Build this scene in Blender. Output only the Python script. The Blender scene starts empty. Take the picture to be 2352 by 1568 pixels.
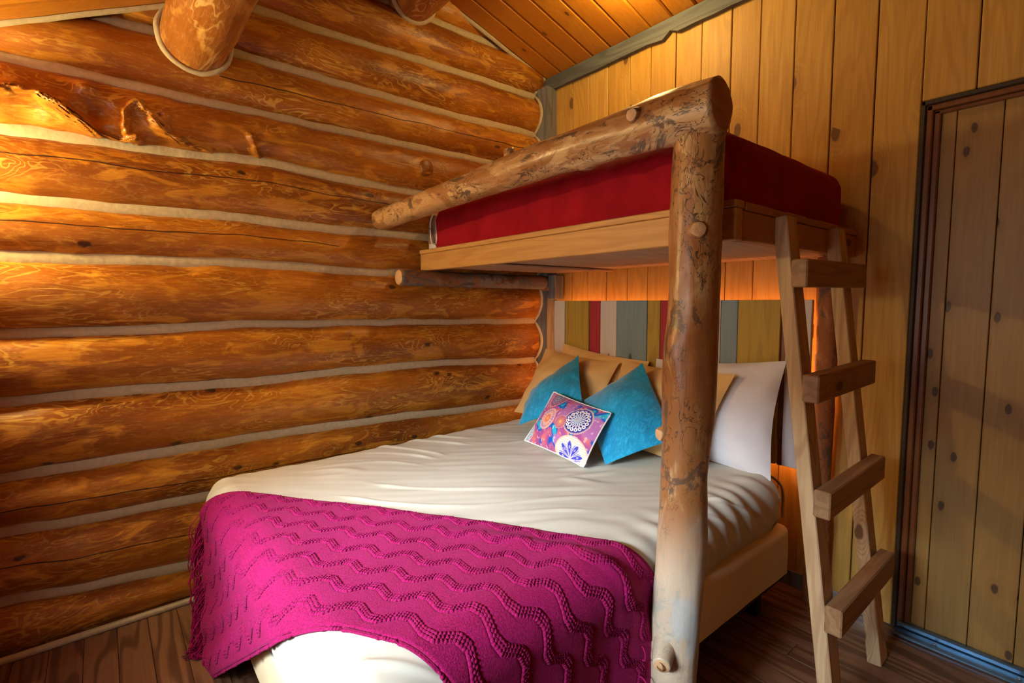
import bpy, bmesh, math, random
from math import sin, cos, pi, sqrt, exp, atan2, floor, hypot
from mathutils import Vector, Matrix, noise
random.seed(7)
SC = bpy.context.scene
COL = SC.collection

# ------------------------------------------------------------------ camera, world, lights, exposure
cd = bpy.data.cameras.new('camera'); cam = bpy.data.objects.new('camera', cd); COL.objects.link(cam)
CAM = Vector((2.518, -2.335, 1.28))
yaw, pitch, roll = .881787, -.081002, -.0052276
fw = Vector((-sin(yaw)*cos(pitch), cos(yaw)*cos(pitch), sin(pitch)))
rt = Vector((cos(yaw), sin(yaw), 0)); up = rt.cross(fw)
r2 = rt*cos(roll) + up*sin(roll); u2 = up*cos(roll) - rt*sin(roll)
M = Matrix((( r2.x, u2.x, -fw.x), (r2.y, u2.y, -fw.y), (r2.z, u2.z, -fw.z))).to_4x4()
M.translation = CAM
cam.matrix_world = M
cd.sensor_width = 36; cd.lens = 1146.86/2352*36; cd.clip_start = .02
SC.camera = cam

w = bpy.data.worlds.new('sky'); SC.world = w; w.use_nodes = True
w.node_tree.nodes['Background'].inputs[0].default_value = (.55, .72, 1, 1)
w.node_tree.nodes['Background'].inputs[1].default_value = .6

def area(name, loc, direction, sx, sy, power, color, spread=180):
    l = bpy.data.lights.new(name, 'AREA'); l.shape = 'RECTANGLE'; l.size = sx; l.size_y = sy
    l.energy = power; l.color = color; l.spread = math.radians(spread)
    o = bpy.data.objects.new(name, l); COL.objects.link(o); o.location = loc
    o.rotation_euler = Vector(direction).to_track_quat('-Z', 'Y').to_euler()
    return o
# daylight that comes in through the window of the front wall (sky seen above the sill, so it falls downwards), plus an added fill
WX0, WX1, WZ0, WZ1 = .95, 2.1, .85, 1.62
area('sky_daylight', (1.7, -4.6, 2.5), (-.16, 1, -.33), 2.4, 1.2, 195, (.70, .87, 1), 47)
area('window_fill', (1.55, -3.36, 1.26), (-.1, 1, -.1), 1.1, .75, 13.5, (1, .92, .80), 170)  # added wide warm fill at the window plane, brightens front-facing surfaces
LAMP_A = (.98, -.45, 2.73)      # bulb under the roof slope, above the bunk
LAMP_B = (.24, -2.93, 1.76)      # bulb by the log wall, on the added chest
E_A, E_B, E_LED = 195, 640, 22
WARM = (1, .76, .28)
SC.view_settings.view_transform = 'Standard'
SC.view_settings.look = 'None'
SC.view_settings.exposure = 0.0
SC.view_settings.gamma = 1
SC.view_settings.use_curve_mapping = False

# ------------------------------------------------------------------ node helpers
class NT:
    def __init__(s, name):
        s.m = bpy.data.materials.new(name); s.m.use_nodes = True
        s.t = s.m.node_tree; s.b = s.t.nodes['Principled BSDF']; s.out = s.t.nodes['Material Output']
    def n(s, typ, **kw):
        n = s.t.nodes.new(typ)
        for k, v in kw.items(): setattr(n, k, v)
        return n
    def lk(s, a, b): s.t.links.new(a, b)
    def setin(s, inp, v):
        if isinstance(v, bpy.types.NodeSocket): s.lk(v, inp)
        elif isinstance(v, (tuple, list)) and inp.type == 'RGBA' and len(v) == 3: inp.default_value = (*v, 1)
        else: inp.default_value = v
    def math(s, op, a, b=None, c=None, clamp=False):
        n = s.n('ShaderNodeMath', operation=op, use_clamp=clamp)
        s.setin(n.inputs[0], a)
        if b is not None: s.setin(n.inputs[1], b)
        if c is not None: s.setin(n.inputs[2], c)
        return n.outputs[0]
    def mix(s, f, a, b, blend='MIX'):
        n = s.n('ShaderNodeMix', data_type='RGBA', blend_type=blend, clamp_factor=True)
        s.setin(n.inputs[0], f); s.setin(n.inputs[6], a); s.setin(n.inputs[7], b)
        return n.outputs[2]
    def obj(s, rnd=True):
        tc = s.n('ShaderNodeTexCoord'); v = tc.outputs['Object']
        if rnd:
            oi = s.n('ShaderNodeObjectInfo')
            a = s.n('ShaderNodeVectorMath', operation='MULTIPLY_ADD')
            s.lk(oi.outputs['Random'], a.inputs[0]); a.inputs[1].default_value = (17.3, 31.7, 23.1); s.lk(v, a.inputs[2])
            v = a.outputs[0]
        return v
    def scale(s, v, sc, off=(0,0,0)):
        m = s.n('ShaderNodeMapping'); s.lk(v, m.inputs[0]); m.inputs['Scale'].default_value = sc; m.inputs['Location'].default_value = off
        return m.outputs[0]
    def noise(s, v, sc, det=3, rough=.5, dist=0):
        n = s.n('ShaderNodeTexNoise'); s.lk(v, n.inputs['Vector']); n.inputs['Scale'].default_value = sc
        n.inputs['Detail'].default_value = det; n.inputs['Roughness'].default_value = rough; n.inputs['Distortion'].default_value = dist
        return n.outputs[0]
    def voro(s, v, sc, feat='F1'):
        n = s.n('ShaderNodeTexVoronoi', feature=feat); s.lk(v, n.inputs['Vector']); n.inputs['Scale'].default_value = sc
        return n.outputs
    def voro2(s, v, sc, flat, axis, along):
        sp = s.n('ShaderNodeSeparateXYZ'); s.lk(v, sp.inputs[0]); cb = s.n('ShaderNodeCombineXYZ')
        for i, a in enumerate([a for a in 'xyz' if a != flat]):
            s.lk(s.math('MULTIPLY', sp.outputs['xyz'.index(a)], sc*(along if a == axis else 1.)), cb.inputs[i])
        n = s.n('ShaderNodeTexVoronoi', voronoi_dimensions='2D'); s.lk(cb.outputs[0], n.inputs['Vector']); n.inputs['Scale'].default_value = 1.
        return n.outputs
    def ramp(s, f, stops, interp='LINEAR'):
        n = s.n('ShaderNodeValToRGB'); s.lk(f, n.inputs[0]); r = n.color_ramp; r.interpolation = interp
        while len(r.elements) < len(stops): r.elements.new(.5)
        for e, (p, c) in zip(r.elements, stops):
            e.position = p; e.color = (*c, 1) if len(c) == 3 else c
        return n.outputs[0]
    def rng(s, f, a, b, c=0., d=1., smooth=False):
        n = s.n('ShaderNodeMapRange', interpolation_type='SMOOTHSTEP' if smooth else 'LINEAR'); s.lk(f, n.inputs[0])
        for i, v in enumerate((a, b, c, d)): n.inputs[i+1].default_value = v
        return n.outputs[0]
    def bump(s, h, strength=.3, dist=.01, normal=None):
        n = s.n('ShaderNodeBump'); s.lk(h, n.inputs['Height']); n.inputs['Strength'].default_value = strength
        n.inputs['Distance'].default_value = dist
        if normal is not None: s.lk(normal, n.inputs['Normal'])
        return n.outputs[0]
    def fin(s, color, rough=.6, normal=None, spec=.4, **kw):
        s.setin(s.b.inputs['Base Color'], color); s.setin(s.b.inputs['Roughness'], rough)
        s.b.inputs['Specular IOR Level'].default_value = spec
        if normal is not None: s.lk(normal, s.b.inputs['Normal'])
        for k, v in kw.items(): s.setin(s.b.inputs[k.replace('_', ' ')], v)
        return s.m

def axis_scale(axis, along):
    return tuple(along if a == axis else 1. for a in 'xyz')

def wood(name, dark, mid, light, axis='z', along=.1, knot=1., rough=.5, fig=.5, ksize=1., bumps=.25, kscale=5., kcol=(.10, .035, .01), vary=.35, flat='y'):
    """sawn board: fibres, growth-ring figure and knots, grain along one axis"""
    s = NT(name); v = s.obj()
    va = s.scale(v, axis_scale(axis, along))
    warp = s.noise(s.scale(v, axis_scale(axis, .35)), 5, 2)
    # knots: sparse cells stretched along the grain
    vo = s.voro2(v, kscale, flat, axis, .5)
    sel = s.n('ShaderNodeSeparateColor'); s.lk(vo['Color'], sel.inputs[0])
    has = s.math('GREATER_THAN', sel.outputs[0], 1-.55*knot)
    kd = s.math('ADD', vo['Distance'], s.math('MULTIPLY', s.math('SUBTRACT', s.noise(v, 38, 2), .5), .05))
    kn = s.math('MULTIPLY', s.rng(kd, .055*ksize, .085*ksize, 1, 0, True), has)
    halo = s.math('MULTIPLY', s.rng(kd, .06*ksize, .26*ksize, 1, 0, True), has)
    ring = s.math('ADD', s.noise(va, 7, 2), s.math('MULTIPLY', halo, .35))
    ring = s.math('ADD', ring, s.math('MULTIPLY', warp, .25))
    band = s.math('SINE', s.math('MULTIPLY', ring, 62.))
    band = s.rng(band, -.2, 1, 0, 1, True)
    fib = s.noise(s.scale(v, axis_scale(axis, .035)), 130, 3, .6)
    base = s.mix(s.rng(s.noise(va, 3.2, 3), .3, .7), mid, light)
    base = s.mix(s.math('MULTIPLY', band, fig), base, dark)
    base = s.mix(s.rng(fib, .35, .75, 0, .38), base, dark)
    oi = s.n('ShaderNodeObjectInfo')
    base = s.mix(s.math('MULTIPLY', oi.outputs['Random'], vary), base, s.mix(.5, base, dark))
    base = s.mix(s.math('MULTIPLY', halo, .35), base, dark)
    base = s.mix(s.math('MULTIPLY', kn, .85), base, kcol)
    h = s.math('ADD', s.math('MULTIPLY', fib, .5), s.math('MULTIPLY', kn, -.6))
    return s.fin(base, rough, s.bump(h, bumps, .004))

def log_wood(name, dark, mid, light, pale, axis='y', flat='', squig=.0, crack=False, rough=.42, kcol=(.03, .012, .005), figw=1., blue=False, scl=1.):
    """peeled round log: flame figure, pale cambium streaks, knots, optional drying crack and beetle tracks"""
    s = NT(name); v = s.obj()
    st = s.scale(v, axis_scale(axis, .30))
    st2 = s.scale(v, axis_scale(axis, .5)); stk = s.scale(v, tuple(.12 if a == flat else (.5 if a == axis else 1.) for a in 'xyz'))
    vo = s.voro2(v, 5.2, flat, axis, .55) if flat else s.voro(st2, 4.2*scl); sel = s.n('ShaderNodeSeparateColor'); s.lk(vo['Color'], sel.inputs[0])
    has = s.math('GREATER_THAN', sel.outputs[1], .68)
    kdist = s.math('ADD', vo['Distance'], s.math('MULTIPLY', s.math('SUBTRACT', s.noise(v, 45, 2), .5), .09))
    kn = s.math('MULTIPLY', s.rng(kdist, .03, .07, 1, 0, True), has)
    halo = s.math('MULTIPLY', s.rng(vo['Distance'], .05, .32, 1, 0, True), has)
    w1 = s.noise(st, 5.5*scl, 3, .55, .6)
    fld = s.math('ADD', w1, s.math('MULTIPLY', halo, .22))
    lines = s.math('SINE', s.math('MULTIPLY', fld, 85.))
    lines = s.rng(lines, .45, 1.0, 0, 1, True)
    msk = s.rng(s.noise(st, 4.1*scl, 2), .44, .62, 0, 1, True)
    fib = s.noise(s.scale(v, axis_scale(axis, .05)), 90*scl, 3, .6)
    blot = s.noise(st, 9*scl, 4, .6, 1.)
    base = s.mix(s.rng(s.noise(st, 3*scl, 3), .35, .68), mid, dark)
    base = s.mix(s.rng(blot, .50, .62, 0, .75, True), base, light)
    base = s.mix(s.math('MULTIPLY', s.math('MULTIPLY', lines, msk), .5*figw), base, pale)
    fine = s.noise(s.scale(v, axis_scale(axis, .22)), 55*scl, 4, .75, .8)
    base = s.mix(s.rng(fine, .52, .72, 0, .40), base, pale if not squig else dark)
    base = s.mix(s.rng(fib, .4, .75, 0, .40), base, dark)
    if squig:
        sv = s.noise(st2, 26*scl, 3, .6, 1.2)
        ln = s.math('ABSOLUTE', s.math('SUBTRACT', sv, .5))
        ln = s.rng(ln, .005, .020, 1, 0, True)
        pm = s.rng(s.noise(st2, 7*scl, 2), .44, .54, 0, 1, True)
        patch = s.rng(s.noise(s.scale(st2, (1,1,1), (3, 4, 5)), 8*scl, 5, .68, 1.2), .50, .545, 0, 1, True)
        base = s.mix(s.math('MULTIPLY', patch, .72), base, (.30, .11, .03))
        base = s.mix(s.math('MULTIPLY', s.math('MULTIPLY', ln, pm), squig), base, (.045, .022, .014))
        dk = s.rng(s.noise(s.scale(st2, (1,1,1), (9, 2, 7)), 10*scl, 5, .72, 1.0), .555, .60, 0, .85, True)
        base = s.mix(dk, base, (.10, .06, .04))
        if blue:
            tc = s.n('ShaderNodeTexCoord'); sp = s.n('ShaderNodeSeparateXYZ'); s.lk(tc.outputs['Object'], sp.inputs[0])
            low = s.rng(sp.outputs[2], .75, .5, 0, 1, True)
            bl = s.rng(s.noise(s.scale(st2, (1,1,1), (1, 8, 3)), 9, 3, .6), .52, .62, 0, .5, True)
            base = s.mix(s.math('MULTIPLY', bl, low), base, (.20, .30, .42))
            base = s.mix(s.math('MULTIPLY', low, .45), base, (.72, .66, .52))  # paler lower post: window daylight put into the colour
    base = s.mix(s.math('MULTIPLY', kn, .85), base, kcol)
    h = s.math('ADD', s.math('MULTIPLY', fib, .4), s.math('MULTIPLY', blot, .8))
    h = s.math('SUBTRACT', h, s.math('MULTIPLY', kn, .7))
    if crack:
        at = s.n('ShaderNodeAttribute', attribute_type='GEOMETRY', attribute_name='crack')
        wig = s.noise(s.scale(v, axis_scale(axis, .25)), 14, 3)
        cc = s.math('ADD', at.outputs['Fac'], s.math('MULTIPLY', s.math('SUBTRACT', wig, .5), .018))
        ck = s.rng(s.math('ABSOLUTE', cc), .0010, .0028, 1, 0, True)
        base = s.mix(s.math('MULTIPLY', ck, .93), base, (.012, .005, .003))
        h = s.math('SUBTRACT', h, s.math('MULTIPLY', ck, 2.5))
    return s.fin(base, rough, s.bump(h, .4, .006), spec=.45)

def fabric(name, col, col2=None, scale=900, rough=.85, bumps=.15, sheen=.0, streak=0.):
    s = NT(name); v = s.obj(False)
    wv = s.noise(v, scale, 2); big = s.noise(v, 9, 4, .6)
    c = s.mix(s.rng(big, .35, .65), col, col2 or tuple(x*.86 for x in col))
    if streak:
        sn = s.noise(s.scale(v, (1, .4, .5)), 60, 4, .7, 1.5)
        c = s.mix(s.rng(sn, .48, .72, 0, streak), c, tuple(min(1, x*1.9+.06) for x in col))
    h = s.math('ADD', s.math('MULTIPLY', wv, .4), big)
    m = s.fin(c, rough, s.bump(h, bumps, .003), spec=.2)
    if sheen: s.b.inputs['Sheen Weight'].default_value = sheen; s.b.inputs['Sheen Roughness'].default_value = .45
    return m

def plain(name, col, rough=.5, metal=0., bumps=.1, scale=60, emit=None):
    s = NT(name); v = s.obj(False); nz = s.noise(v, scale, 3)
    m = s.fin(s.mix(s.rng(nz, .3, .7), col, tuple(c*.82 for c in col)), rough, s.bump(nz, bumps, .003), Metallic=metal)
    if emit:
        s.b.inputs['Emission Color'].default_value = (*emit[0], 1); s.b.inputs['Emission Strength'].default_value = emit[1]
    return m

MT = dict(
 log=log_wood('log_stain', (.18, .042, .003), (.46, .145, .009), (.64, .26, .020), (.82, .48, .09), 'y', crack=True, scl=1.7, flat='x'),
 purlin=log_wood('purlin_wood', (.22, .06, .008), (.48, .17, .025), (.70, .34, .07), (.88, .58, .20), 'x', figw=1.3, scl=1.3),
 peeled=log_wood('peeled_post', (.30, .12, .035), (.48, .25, .09), (.64, .42, .20), (.74, .56, .33), 'z', squig=.9, blue=True, figw=.5, rough=.35, scl=.95),
 peeledx=log_wood('peeled_rail', (.34, .15, .05), (.55, .32, .13), (.68, .46, .22), (.74, .55, .30), 'x', squig=.9, figw=.5, rough=.35, scl=.95),
 graylog=log_wood('gray_bark_log', (.10, .08, .07), (.20, .16, .13), (.30, .22, .16), (.42, .30, .2), 'y', squig=.4, figw=.4, rough=.7),
 bark=log_wood('bark_slab', (.20, .06, .02), (.38, .13, .04), (.5, .2, .07), (.6, .3, .12), 'z', squig=.6, figw=.6, rough=.8),
 endgrain=plain('end_grain', (.70, .40, .20), .7, 0, .5, 90),
 chink=plain('chinking', (.58, .45, .27), .8, 0, .6, 55),
 wallb=wood('wall_board_pine', (.30, .12, .018), (.56, .30, .055), (.66, .38, .085), 'z', knot=.8, fig=.22, rough=.55, kscale=5, ksize=1.2),
 doorb=wood('door_board_pine', (.22, .10, .025), (.36, .20, .055), (.42, .24, .07), 'z', knot=1.3, fig=.12, rough=.45, kscale=8, ksize=1.0, kcol=(.05, .018, .008), vary=.15),
 ceil=wood('ceiling_pine', (.34, .09, .008), (.54, .19, .015), (.62, .25, .022), 'y', knot=.7, fig=.15, rough=.38, kscale=7, ksize=.8, flat='z'),
 beam=wood('beam_fir', (.36, .14, .03), (.58, .29, .08), (.64, .35, .11), 'x', knot=.35, fig=.3, rough=.5),
 beamy=wood('beam_fir_side', (.28, .08, .02), (.44, .17, .05), (.50, .22, .07), 'y', knot=.6, fig=.3, rough=.6, flat='x'),
 under=wood('underside_ply', (.30, .16, .09), (.50, .31, .19), (.56, .36, .23), 'y', knot=.2, fig=.3, rough=.6),
 ladz=wood('ladder_wood', (.32, .16, .07), (.62, .40, .21), (.70, .49, .28), 'z', knot=.5, fig=.45, rough=.6),
 lady=wood('rung_wood', (.20, .08, .03), (.40, .20, .085), (.46, .26, .12), 'y', knot=.5, fig=.4, rough=.6, flat='x'),
 gray=wood('weathered_board', (.08, .075, .075), (.17, .165, .165), (.23, .22, .215), 'z', knot=.4, fig=.5, rough=.75),
 grayx=wood('weathered_trim', (.06, .06, .06), (.12, .12, .12), (.16, .16, .155), 'x', knot=.3, fig=.5, rough=.75),
 frame=wood('door_frame_wood', (.09, .03, .012), (.22, .075, .025), (.26, .095, .03), 'z', knot=0, fig=.25, rough=.35),
 dark=wood('dark_outer_strip', (.02, .012, .008), (.05, .03, .018), (.06, .036, .02), 'z', knot=0, fig=.2, rough=.5),
 floor=wood('floor_laminate', (.07, .030, .016), (.21, .10, .052), (.27, .13, .07), 'x', knot=0, fig=.75, rough=.35, bumps=.1, along=.06),
 hw=wood('painted_white', (.48, .38, .33), (.66, .56, .52), (.70, .61, .57), 'z', knot=.9, fig=.08, rough=.7, kscale=7, kcol=(.2, .08, .05), vary=.1),
 hy=wood('painted_mustard', (.26, .14, .02), (.44, .27, .038), (.49, .31, .05), 'z', knot=.7, fig=.3, rough=.7, kscale=7, kcol=(.12, .06, .01), vary=.1),
 hr=wood('painted_red', (.22, .012, .018), (.40, .022, .040), (.45, .03, .045), 'z', knot=.3, fig=.1, rough=.7, vary=.1),
 hb=wood('painted_blue_gray', (.12, .15, .17), (.22, .28, .31), (.25, .31, .34), 'z', knot=.5, fig=.1, rough=.7, kscale=7, kcol=(.07, .06, .06), vary=.1),
 red=fabric('red_coverlet', (.34, .004, .012), (.26, .002, .008), 500, .9, .5),
 matt=fabric('mattress_ticking', (.72, .62, .60)), matbr=fabric('mattress_band_brown', (.17, .09, .06), (.30, .20, .15), 300, .8, .6, streak=.5),
 sheet=fabric('sand_sheet', (.62, .56, .46), (.59, .53, .43), 700, .75, .12),
 boxs=fabric('box_spring_cover', (.80, .60, .36), (.76, .57, .34), 700, .8, .1),
 mdark=fabric('mattress_dark_side', (.035, .03, .03)), mpipe=fabric('mattress_piping', (.50, .36, .18)),
 pil=fabric('tan_pillowcase', (.78, .48, .19), (.74, .44, .17), 700, .8, .15), pilw=fabric('white_pillowcase', (.74, .70, .72), (.70, .66, .69), 700, .8, .15),
 teal=fabric('teal_velvet', (.003, .27, .46), (.002, .20, .37), 500, .7, .5, sheen=.7, streak=.45),
 black=plain('black_metal', (.012, .012, .014), .45, .6),
 steel=plain('sky_tinted_threshold', (.16, .27, .38), .35, .9, .1, 25),  # blue base colour stands in for sky reflected in the metal
 zinc=plain('zinc_plate', (.55, .58, .6), .4, .8),
 plate=plain('outlet_plate', (.55, .5, .42), .4), slot=plain('outlet_slot', (.03, .03, .03), .4),
 piping=fabric('white_piping', (.75, .72, .68)), brass=plain('lamp_metal', (.2, .12, .05), .35, .9),
 plaster=wood('rough_pine', (.10, .04, .012), (.20, .09, .03), (.24, .11, .035), 'z', knot=.5, fig=.2),
)
def emis(name, col, st):
    m = bpy.data.materials.new(name); m.use_nodes = True; t = m.node_tree; t.nodes.remove(t.nodes['Principled BSDF'])
    e = t.nodes.new('ShaderNodeEmission'); e.inputs[0].default_value = (*col, 1); e.inputs[1].default_value = st
    t.links.new(e.outputs[0], t.nodes['Material Output'].inputs[0]); return m
MT['bulbA'] = emis('bulb_glow_ceiling', WARM, E_A); MT['bulbB'] = emis('bulb_glow_table', (1, .84, .36), E_B)
MT['led'] = emis('led_glow', (1, .38, .10), E_LED)

# throw material: knitted wool
s = NT('magenta_knit'); v = s.obj(False)
n1 = s.noise(v, 260, 3, .7); n2 = s.noise(v, 18, 3)
c = s.mix(s.rng(n1, .35, .68), (.14, .0012, .036), (.42, .008, .105))
c = s.mix(s.rng(n2, .35, .7, 0, .35), c, (.34, .004, .11))
MT['knit'] = s.fin(c, .9, s.bump(n1, .6, .004), spec=.15)
s.b.inputs['Sheen Weight'].default_value = .15; s.b.inputs['Sheen Tint'].default_value = (1, .2, .45, 1)
MT['yarn'] = fabric('magenta_yarn', (.42, .006, .12), (.30, .003, .08), 600, .9, .3)
# printed cushion: vertex colours
s = NT('printed_cotton'); a = s.n('ShaderNodeVertexColor', layer_name='print')
MT['print'] = s.fin(a.outputs[0], .8, None, spec=.2)

# ------------------------------------------------------------------ object helpers
def tag(o, label=None, cat=None, group=None, kind=None):
    for k, v in (('label', label), ('category', cat), ('group', group), ('kind', kind)):
        if v: o[k] = v
    return o
def empty(name, loc=(0, 0, 0), **kw):
    o = bpy.data.objects.new(name, None); COL.objects.link(o); o.location = loc; o.empty_display_size = .1
    return tag(o, **kw)
def link(name, me, mat, parent=None, smooth=True, mats=None):
    o = bpy.data.objects.new(name, me); COL.objects.link(o)
    if mats:
        for m in mats: me.materials.append(m)
    elif mat is not None and not me.materials: me.materials.append(mat)
    if smooth:
        me.polygons.foreach_set('use_smooth', [True]*len(me.polygons))
    if parent is not None:
        o.parent = parent
        pm = Matrix.Translation(parent.location) if parent.parent is None else Matrix.Translation(parent.location)
        p = parent; T = Vector((0, 0, 0))
        while p is not None: T += p.location; p = p.parent
        o.location = -T          # meshes are built in world coordinates
    return o
def pyd(vs, fs, name='mesh'):
    me = bpy.data.meshes.new(name); me.from_pydata([tuple(v) for v in vs], [], fs); me.update(); return me
def box(name, lo, hi, mat, parent=None, bev=.003, rot=None, seg=1):
    bm = bmesh.new(); bmesh.ops.create_cube(bm, size=1)
    c = [(a+b)/2 for a, b in zip(lo, hi)]; d = [abs(b-a) for a, b in zip(lo, hi)]
    bmesh.ops.scale(bm, vec=d, verts=bm.verts)
    if bev: bmesh.ops.bevel(bm, geom=bm.edges[:], offset=min(bev, min(d)*.4), segments=seg, affect='EDGES', profile=.5)
    if rot is not None: bmesh.ops.transform(bm, matrix=rot, verts=bm.verts)
    bmesh.ops.translate(bm, vec=c, verts=bm.verts)
    me = bpy.data.meshes.new(name); bm.to_mesh(me); bm.free()
    return link(name, me, mat, parent, smooth=False)
def prism(name, p0, p1, wx, wy, mat, parent=None, bev=.003, upv=(0, 1, 0)):
    """box of section wx by wy between two points"""
    p0, p1 = Vector(p0), Vector(p1); z = (p1-p0).normalized(); y = Vector(upv); x = y.cross(z).normalized(); y = z.cross(x)
    R = Matrix((x, y, z)).transposed().to_4x4()
    L = (p1-p0).length; c = (p0+p1)/2
    bm = bmesh.new(); bmesh.ops.create_cube(bm, size=1); bmesh.ops.scale(bm, vec=(wx, wy, L), verts=bm.verts)
    bmesh.ops.bevel(bm, geom=bm.edges[:], offset=bev, segments=1, affect='EDGES')
    bmesh.ops.transform(bm, matrix=Matrix.Translation(c) @ R, verts=bm.verts)
    me = bpy.data.meshes.new(name); bm.to_mesh(me); bm.free()
    return link(name, me, mat, parent, smooth=False)
def tube(name, pts, rads, mat, parent=None, nseg=20, rough=0., fine=.05, seed=0, cap=True, lumps=(), sub=8, endmat=None, crackang=None, squash=1.):
    """round log along a polyline with changing radius, swellings (lumps: t, angle, size, width)"""
    P = [Vector(p) for p in pts]; n = len(P); N = (n-1)*sub+1
    def cat(a, i, f):
        g = lambda k: a[max(0, min(n-1, k))]
        p0, p1, p2, p3 = g(i-1), g(i), g(i+1), g(i+2)
        return .5*((2*p1)+(p2-p0)*f+(2*p0-5*p1+4*p2-p3)*f*f+(3*p1-p0-3*p2+p3)*f**3)
    C = []; R = []
    for j in range(N):
        t = j/sub; i = min(n-2, int(t)); f = t-i
        C.append(cat(P, i, f)); R.append(cat(rads, i, f))
    d0 = (C[1]-C[0]).normalized(); ref = Vector((0, 0, 1)) if abs(d0.z) < .8 else Vector((0, 1, 0))
    vs = []; fs = []; cr = []
    for j in range(N):
        d = (C[min(N-1, j+1)]-C[max(0, j-1)]).normalized()
        a = ref.cross(d).normalized(); b = d.cross(a)
        for k in range(nseg):
            th = 2*pi*k/nseg; r = R[j]
            dirv = a*cos(th)+b*sin(th)
            if rough: r *= 1+rough*(noise.noise(C[j]*4+dirv*1.2+Vector((seed*7.1, 0, 0)))) + rough*.4*noise.noise(C[j]*14+dirv*2.5+Vector((seed*3.3, 5, 0)))
            for (lt, la, ls, lw) in lumps:
                dd = ((j/(N-1)-lt)/lw)**2; da = abs((th-la+pi) % (2*pi)-pi); r += R[j]*ls*exp(-dd-(da/.55)**2)
            vs.append(C[j]+dirv*r*1.0)
    for j in range(N-1):
        for k in range(nseg):
            k2 = (k+1) % nseg
            fs.append((j*nseg+k, j*nseg+k2, (j+1)*nseg+k2, (j+1)*nseg+k))
    nb = len(fs)
    if cap:
        for j, flip in ((0, True), (N-1, False)):
            base = len(vs); d = (C[1]-C[0]) if flip else (C[-1]-C[-2]); d.normalize()
            for k in range(nseg):
                vs.append(C[j]+(vs[j*nseg+k]-C[j])*.86+d*(-1 if flip else 1)*R[j]*.10)
            vs.append(C[j]+d*(-1 if flip else 1)*R[j]*.12); ce = len(vs)-1
            for k in range(nseg):
                k2 = (k+1) % nseg
                q = (j*nseg+k, j*nseg+k2, base+k2, base+k); fs.append(q[::-1] if flip else q)
            nq = len(fs)
            for k in range(nseg):
                k2 = (k+1) % nseg
                q = (base+k, base+k2, ce); fs.append(q[::-1] if flip else q)
    me = pyd(vs, fs, name)
    bm = bmesh.new(); bm.from_mesh(me); bmesh.ops.recalc_face_normals(bm, faces=bm.faces); bm.to_mesh(me); bm.free()
    at = me.attributes.new('crack', 'FLOAT', 'POINT')
    vals = []
    for i in range(len(vs)):
        if crackang is not None and i < N*nseg:
            th = 2*pi*(i % nseg)/nseg; vals.append(((th-crackang+pi) % (2*pi)-pi)*R[0])
        else: vals.append(1.)
    at.data.foreach_set('value', vals)
    me.materials.append(mat)
    if endmat is not None and cap:
        me.materials.append(endmat)
        for f in me.polygons:
            if len(f.vertices) == 3: f.material_index = 1
    return link(name, me, None, parent)
def grid(name, fn, nu, nv, mat, parent=None, thick=0., attr=None, closed_u=False, extra=None):
    vs = [fn(i/(nu-1), j/(nv-1)) for j in range(nv) for i in range(nu)]
    fs = [(j*nu+i, j*nu+i+1, (j+1)*nu+i+1, (j+1)*nu+i) for j in range(nv-1) for i in range(nu-1)]
    me = pyd(vs, fs, name)
    if attr:
        for nm, f in attr.items():
            a = me.attributes.new(nm, 'FLOAT', 'POINT'); a.data.foreach_set('value', [f(i/(nu-1), j/(nv-1)) for j in range(nv) for i in range(nu)])
    o = link(name, me, mat, parent)
    if thick:
        m = o.modifiers.new('thickness', 'SOLIDIFY'); m.thickness = thick; m.offset = -1
    return o
def smst(a, b, x):
    t = max(0, min(1, (x-a)/(b-a))); return t*t*(3-2*t)
def nz(x, y, z=0.): return noise.noise(Vector((x, y, z)))

# ------------------------------------------------------------------ room constants
YF, XR = -3.42, 4.0
RIDGE_Y = -.95
def roof(y):
    if y >= RIDGE_Y: return 2.70-.29*y
    return 2.9755+.48*(y-RIDGE_Y)

# ------------------------------------------------------------------ wall_left: stacked logs with chinking
WL = empty('wall_left', (0, 0, 0), kind='structure')
CH = [  # chinking lines: list of (y, z)
 [(-3.42, .0), (0, .0)],
 [(-3.42, .235), (-2.67, .214), (-2.38, .180), (-2.05, .15), (0, .16)],
 [(-3.42, .475), (-2.65, .465), (-2.34, .449), (-2.04, .439), (0, .40)],
 [(-3.42, .665), (-2.64, .664), (-1.6, .661), (-.19, .616), (0, .612)],
 [(-3.42, .932), (-2.35, .934), (-1.9, .928), (-1.12, .931), (-.11, .887), (0, .885)],
 [(-3.42, 1.173), (-2.2, 1.173), (-1.75, 1.185), (-1.12, 1.17), (-.18, 1.147), (0, 1.145)],
 [(-3.42, 1.447), (-2.59, 1.447), (-2.1, 1.451), (-1.11, 1.435), (0, 1.427)],
 [(-3.42, 1.64), (-2.1, 1.647), (-1.33, 1.638), (0, 1.63)],
 [(-3.42, 1.872), (-2.57, 1.876), (-2.22, 1.885), (-1.76, 1.91), (-1.34, 1.889), (-1, 1.876), (0, 1.87)],
 [(-3.42, 2.12), (-2.2, 2.123), (-1.93, 2.116), (-1, 2.12), (0, 2.127)],
 [(-3.42, 2.346), (-1.8, 2.346), (-.8, 2.342), (0, 2.352)],
 [(-3.42, 2.57), (-1.5, 2.56), (-.8, 2.584), (0, 2.60)],
 [(-3.42, 2.82), (0, 2.82)],
 [(-3.42, 3.05), (0, 3.05)],
]
def lz(pl, y):
    for (a, za), (b, zb) in zip(pl, pl[1:]):
        if y <= b: return za+(zb-za)*smst(a, b, y)
    return pl[-1][1]
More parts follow.
